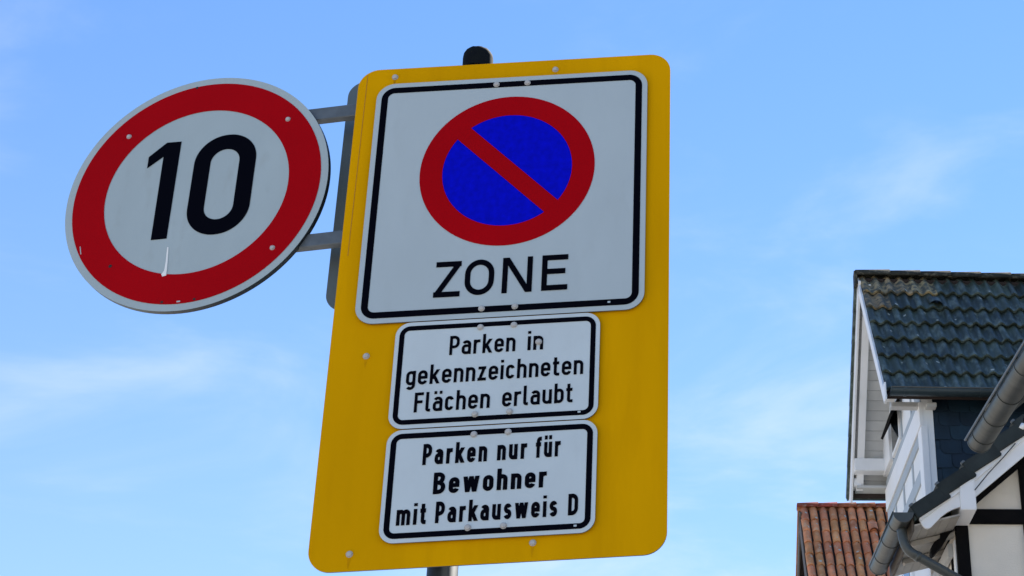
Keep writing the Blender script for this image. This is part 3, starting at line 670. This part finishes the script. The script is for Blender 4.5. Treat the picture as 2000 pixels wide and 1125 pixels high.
# vent tile
fm = slope_frame(U0 + .01 + 2.78 * tw, VEF, ZE, ang) @ Matrix.Translation((0, 5.1 * ex, .03)); fm.translation = N.rel(fm.translation)
v = []; f = []
for y, h_ in ((0, .085), (.10, .075), (.24, .01)):
    for k in range(9): a = math.pi * k / 8; v.append((.085 * math.cos(a), y, h_ * math.sin(a)))
for i in range(2):
    for k in range(8): f.append((i * 9 + k, i * 9 + k + 1, (i + 1) * 9 + k + 1, (i + 1) * 9 + k))
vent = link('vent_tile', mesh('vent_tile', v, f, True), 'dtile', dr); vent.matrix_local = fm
# rear slope: tile courses whose ends show along the verge
for r_ in range(rows):
    fm = slope_frame(U0 - .03, VER, ZE, ang, False)
    e = Vector((0, -math.cos(ang), math.sin(ang))); nn_ = Vector((0, math.sin(ang), math.cos(ang))); b0 = Vector((0, VER, ZE)) + e * (r_ * ex - .02)
    q = [b0 - nn_ * .04, b0 + e * (ex + .04) - nn_ * .055, b0 + e * (ex + .04) + nn_ * .012, b0 + nn_ * .035]
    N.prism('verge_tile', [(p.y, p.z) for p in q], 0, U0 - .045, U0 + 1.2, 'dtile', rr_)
# ridge tiles
rm = ridge_mesh('ridge_tile', .415, .105, 'dridge')
for i in range(12):
    o = link('ridge_tile', rm, None, dr); o.location = N.rel((U0 - .03 + i * .375, VR, ZRD - .005)); o.rotation_euler = (random.uniform(-.02, .02), -.012 + random.uniform(-.006, .006), random.uniform(-.008, .008))
prism('ridge_end', [(VR - .10 - VG, ZRD - .13), (VR + .10 - VG, ZRD - .13), (VR + .075 - VG, ZRD + .06), (VR - VG, ZRD + .1), (VR - .075 - VG, ZRD + .06)], 0, U0 - .045 - 3.4, U0 - .02 - 3.4, 'dridge', dr)
# bargeboards, verge rafters and boarded undersides
def barge(ve, s, u0, u1, d0, d1, m, name, l0=0., l1=None):
    e = Vector((0, s * math.cos(ang), math.sin(ang))); nn_ = Vector((0, -s * math.sin(ang), math.cos(ang))); b0 = Vector((0, ve, ZE)); l1 = SL if l1 is None else l1
    q = [b0 + e * l0 - nn_ * d0, b0 + e * l1 - nn_ * d0, b0 + e * l1 - nn_ * d1, b0 + e * l0 - nn_ * d1]
    return N.prism(name, [(p.y, p.z) for p in q], 0, u0, u1, m)
barge(VEF, 1, U0 - .012, U0 + .012, -.01, .095, 'wpaint', 'bargeboard', -.10, SL - .02); barge(VER, -1, U0 - .012, U0 + .012, .012, .20, 'wpaint', 'bargeboard', -.03, SL - .02)
barge(VER, -1, U0 + .05, U0 + .135, .098, .20, 'wpaint', 'verge_rafter', .12, SL - .06); barge(VEF, 1, U0 + .05, U0 + .135, .098, .19, 'wpaint', 'verge_rafter', .1, SL - .06)
nb = 20
for i in range(nb):
    for ve, s in ((VER, -1), (VEF, 1)):
        l0 = .10 + i * (SL - .22) / nb; barge(ve, s, U0 + .014, DU + .05, .093, .106, 'soff', 'soffit_board', l0, l0 + (SL - .22) / nb - .004)
# gable wall of the dormer: infill, then frame members standing proud
zi = lambda v: ZE + (v - VEF) * math.tan(ang) - .16 if v < VR else ZE + (VER - v) * math.tan(ang) - .16
N.prism('dormer_gable', [(DV0, 5.0), (DV1, 5.0), (DV1, zi(DV1)), (VR, zi(VR)), (DV0, zi(DV0))], 0, DU, DU + .12, 'pwhite')
uo = DU - .016
def rail(z0, z1, m, u=uo, v0=DV0 + .002, v1=DV1 - .01, name='rail'): return N.box(name, (u, v0, z0), (DU + .01, v1, z1), m, .004)
rail(9.50, 9.78, 'wpaint', DU - .03, DV0 - .004, DV1, 'string_board')
rail(9.785, 9.90, 'gpaint'); rail(9.36, 9.495, 'gpaint')
rail(8.93, 9.09, 'gpaint'); rail(8.50, 8.60, 'gpaint')
N.box('corner_post', (DU - .024, DV0 - .012, 5.2), (DU + .05, DV0 + .20, 9.495), 'wpaint', .005)
N.box('corner_post', (DU - .02, DV1 - .12, 5.2), (DU + .05, DV1, 9.35), 'gpaint', .004)
for v0 in (18.20, 18.84, 19.44): N.box('post', (uo + .002, v0, 9.091), (DU + .01, v0 + .07, 9.359), 'gpaint', .004); N.box('post', (uo + .002, v0, 8.601), (DU + .01, v0 + .07, 8.929), 'gpaint', .004)
for v0 in (18.08, 18.75, 19.42): N.box('post', (uo + .002, v0, 9.901), (DU + .01, v0 + .06, zi(v0) - .05), 'gpaint', .004)
br = [(17.72, 9.901), (17.82, 9.901), (18.50, 10.86), (18.42, 10.9)]
N.prism('brace', br, 0, uo + .004, DU + .01, 'gpaint')
rail(10.46, 10.56, 'gpaint', uo + .001, 18.15, 19.45)
# gable window with a top-hung dark sash standing open
fr = N.box('window_frame', (DU - .03, 18.83, 9.93), (DU + .012, 19.40, 10.44), 'wpaint', .005)
N.box('pane', (DU - .034, 18.88, 9.98), (DU - .0305, 19.35, 10.39), 'glass', 0, fr)
N.prism('open_sash', [(DU - .03, 10.43), (DU - .16, 10.17), (DU - .135, 10.155), (DU - .005, 10.42)], 1, 18.66, 19.38, 'timber')
N.box('window_surround', (DU - .055, 19.44, 9.93), (DU + .012, 19.98, 10.40), 'wpaint', .004)
# beams carrying the overhang, eave boxes and gutters of the dormer
N.box('purlin_end', (U0 + .014, 19.84, 9.955), (DU + .02, 20.0, 10.115), 'wpaint', .006)
N.box('eave_box', (U0 + .05, 20.01, 9.80), (DU + .02, 20.26, 9.83), 'soff'); N.box('rafter_tail', (U0 + .02, 20.02, 9.832), (U0 + .11, 20.24, 9.93), 'wpaint', .004)
g2, p, q, d, w = N.gutter((U0 - .02, 20.37, 9.845), (DU + .6, 20.37, 9.845), .065, 'zincd', caps=True)
g1, p, q, d, w = N.gutter((U0 + .05, VEF - .055, 9.80), (6.9, VEF - .055, 9.80), .068, 'zincd')
N.tube('gutter_bead', [p + Vector((0, -.07, .003)), q + Vector((0, -.07, .003))], .0085, 'zinc', 8, g1)
for t_ in (.16, .99, 1.9): N.ring(p + d * t_, d, w, .068, 'zincd', g1, .015)
for i in range(6):
    u = 3.40 + i * .66; N.box('rafter_tail', (u, 17.40, 9.685), (u + .11, DV0 + .02, 9.735), 'soff', .006)
N.box('purlin_end', (U0 + .10, DV0 + .02, 9.735), (DU + .0, DV0 + .13, 9.79), 'soff', .005)
N.box('verge_flashing', (U0 - .02, VEF - .10, 9.66), (U0 + .0, VEF - .02, 9.87), 'wpaint', .004)
# slate clad cheek: every slate a piece
N.prism('cheek_wall', [(DU + .06, 7.9), (7.2, 7.9 + RS * 3.8), (7.2, 9.78), (DU + .06, 9.78)], 1, DV0 + .02, DV0 + .12, 'slate')
sw_, sh_ = .235, .165
pts = [(0, 0)] + [(sw_ * .0 + .05 * (1 - math.cos(R(90) * i / 5)), -.0 + .05 * 0) for i in range(0)]
prof = [(.06, 0), (sw_ - .004, 0), (sw_ - .004, sh_ + .05), (0, sh_ + .05), (0, .07), (.012, .03), (.03, .01)]
nv = len(prof); sv = [(x, -.011 if z < .08 else -.002, z) for x, z in prof] + [(x, -.004 if z < .08 else .004, z) for x, z in prof]
sm = mesh('slate', sv, [tuple(range(nv)), tuple(range(2 * nv - 1, nv - 1, -1))] + [(i, (i + 1) % nv, (i + 1) % nv + nv, i + nv) for i in range(nv)])
bm = bmesh.new(); bm.from_mesh(sm); bmesh.ops.recalc_face_normals(bm, faces=bm.faces[:]); bm.to_mesh(sm); bm.free(); sm.materials.append(M['slate'])
cheek = [o for o in N.o.children if o.name.startswith('cheek_wall')][0]
for r_ in range(11):
    z = 8.02 + r_ * sh_
    if z > 9.72: break
    for c_ in range(13):
        u = DU + .062 + c_ * sw_ - (sw_ * .5 if r_ % 2 else 0)
        if u < DU + .05: continue
        if EZ + RS * (u - EU) > z + sh_: continue
        o = link('slate', sm, None, cheek); o.location = N.rel((u, DV0 + .013 - .0002 * (r_ % 3), z)); o.rotation_euler = (random.uniform(-.008, .004), random.uniform(-.008, .008), random.uniform(-.01, .01))

# ---- neighbouring house in front, of which the eave gutter shows
NY = R(9.3 - 3.6)
nb_ = House('neighbour_house', 3.75, 9.5, 'neighbouring house whose long grey half-round eave gutter crosses in front of the slate cheek')
nb_.box('wall', (3.72, 4.0, 0), (9.5, 12.8, 7.45), 'plaster')
a_ = hpx(1914, 858, 1, 13.5); b_ = hpx(1914, 858, 1, 13.5)
p1 = Vector((3.065, 13.5, 7.56)); p0 = p1 + Vector((.062, -1, 0)).normalized() * 9.0
gt, p, q, d, w = nb_.gutter(p1, p0, .105, 'zinc')
for t_ in (.16, .52, .95, 1.45, 2.0, 2.8, 3.6, 4.6): nb_.ring(p + d * t_, d, w, .105, 'zinc', gt, .006)
nb_.tube('gutter_bead', [p - w * .118 + Vector((0, 0, .012)) - d * .02, q - w * .118 + Vector((0, 0, .012))], .011, 'galv', 8, gt)
nb_.prism('roof', [(3.16, 7.50), (6.6, 10.6), (10.1, 7.50), (10.1, 7.62), (6.6, 10.75), (3.16, 7.62)], 1, 4.3, 12.92, 'vtile')
nb_.box('eave_soffit', (3.30, 4.3, 7.47), (3.719, 12.9, 7.495), 'timber')
nb_.prism('fascia', [(3.19, 13.46), (3.27, 13.46), (3.83, 4.3), (3.75, 4.3)], 2, 7.42, 7.66, 'timber')  # black fascia run past the roof end to stand in for the shaded gap

# ---- red tiled house behind
RH = House('red_tiled_house', 3.7, 30.0, 'old house behind with an orange red clay pantile roof flecked with lichen')
ra = R(60); RV, RZ = 31.8, 14.20; RU0 = 3.60; RSL = 5.2
ve, ze = RV - RSL * math.cos(ra), RZ - RSL * math.sin(ra); ve2 = RV + RSL * math.cos(ra)
q = [(ve, ze - .04), (RV, RZ - .04), (ve2, ze - .04), (ve2, ze - .16), (RV, RZ - .17), (ve, ze - .16)]
rroof = RH.prism('roof', q, 0, RU0 + .03, RU0 + 8.5, 'rbase')
RH.prism('gable_wall', [(ve + .35, 0), (ve2 - .35, 0), (ve2 - .35, ze + .2), (RV, RZ - .45), (ve + .35, ze + .2)], 0, RU0 + .35, RU0 + .55, 'plaster')
RH.box('front_wall', (RU0 + .56, ve + .35, 0), (RU0 + 8.3, ve + .55, ze + .15), 'plaster'); RH.box('back_wall', (RU0 + .56, ve2 - .55, 0), (RU0 + 8.3, ve2 - .35, ze + .15), 'plaster')
for s in (1, -1):
    e = Vector((0, s * math.cos(ra), math.sin(ra))); nn_ = Vector((0, -s * math.sin(ra), math.cos(ra))); b0 = Vector((0, ve if s > 0 else ve2, ze))
    qq = [b0 - nn_ * .02, b0 + e * (RSL - .05) - nn_ * .02, b0 + e * (RSL - .05) - nn_ * .24, b0 - nn_ * .24]
    RH.prism('bargeboard', [(p.y, p.z) for p in qq], 0, RU0 - .0, RU0 + .028, 'brown')
ex2 = .326; tw2 = .181
rw = tw2 * .80; rt = tile_mesh('roof_tile', rw, ex2 + .07, 1, .066, .018, .030, 'rtile', roll=1.0, seg=12)
nr = 9
for r_ in range(nr):
    for c_ in range(22):
        fm = slope_frame(RU0 + .02 + c_ * tw2, RV, RZ, ra) @ Matrix.Translation((0, -.10 - (r_ + 1) * ex2, .0)) @ Matrix.Rotation(random.uniform(-.02, .02), 4, 'Z') @ Matrix.Translation((random.uniform(-.005, .005), random.uniform(-.008, .008), random.uniform(-.004, .006)))
        fm.translation = RH.rel(fm.translation)
        o = link('roof_tile', rt, None, rroof); o.matrix_local = fm
        for _ in range(random.choice((0, 0, 0, 1, 1))):
            lx, ly = random.uniform(.05, rw - .03), random.uniform(.02, .3)
            dz = tile_z(lx + .015, ly, rw, ex2 + .07, 1, .066, .03, 1.) - tile_z(lx - .015, ly, rw, ex2 + .07, 1, .066, .03, 1.)
            o2 = link('lichen_patch', spot, None, rroof); o2.matrix_local = fm @ Matrix.Translation((lx, ly, tile_z(lx, ly, rw, ex2 + .07, 1, .066, .03, 1.) + .003)) @ Matrix.Rotation(-math.atan2(dz, .03), 4, 'Y') @ Matrix.Rotation(random.uniform(-.6, .6), 4, 'Z') @ Matrix.Scale(random.uniform(.4, 1.2), 4)
# remaining courses as slats of the same clay further down, out of frame
RH.prism('lower_roof_courses', [(ve - .05, ze - .05), (RV - math.cos(ra) * (nr * ex2 + .12), RZ - math.sin(ra) * (nr * ex2 + .12)), (RV - math.cos(ra) * (nr * ex2 + .12) - .05, RZ - math.sin(ra) * (nr * ex2 + .12) + .03), (ve - .09, ze - .02)], 0, RU0 + .03, RU0 + 8.5, 'rtile', rroof)
RH.prism('rear_roof_tiles', [(RV + .02, RZ), (ve2, ze), (ve2 + .04, ze + .03), (RV + .04, RZ + .05)], 0, RU0 - .02, RU0 + 8.5, 'rtile', rroof)
rm2 = ridge_mesh('ridge_tile', .40, .11, 'rridge')
for i in range(22):
    o = link('ridge_tile', rm2, None, rroof); o.location = RH.rel((RU0 - .03 + i * .365, RV, RZ - .01)); o.rotation_euler = (random.uniform(-.03, .03), -.02 + random.uniform(-.01, .01), random.uniform(-.015, .015))
# raised vent tile
fm = slope_frame(RU0 + .05 + 7.2 * tw2, RV, RZ, ra) @ Matrix.Translation((0, -.10 - 2.05 * ex2, .05)); fm.translation = RH.rel(fm.translation)
v = []; f = []
for y, h_ in ((0, .12), (.12, .10), (.30, .02)):
    for k in range(9): a = math.pi * k / 8; v.append((.09 * math.cos(a), y, h_ * math.sin(a)))
for i in range(2):
    for k in range(8): f.append((i * 9 + k, i * 9 + k + 1, (i + 1) * 9 + k + 1, (i + 1) * 9 + k))
link('vent_tile', mesh('vent_tile', v, f, True), 'rtile', rroof).matrix_local = fm
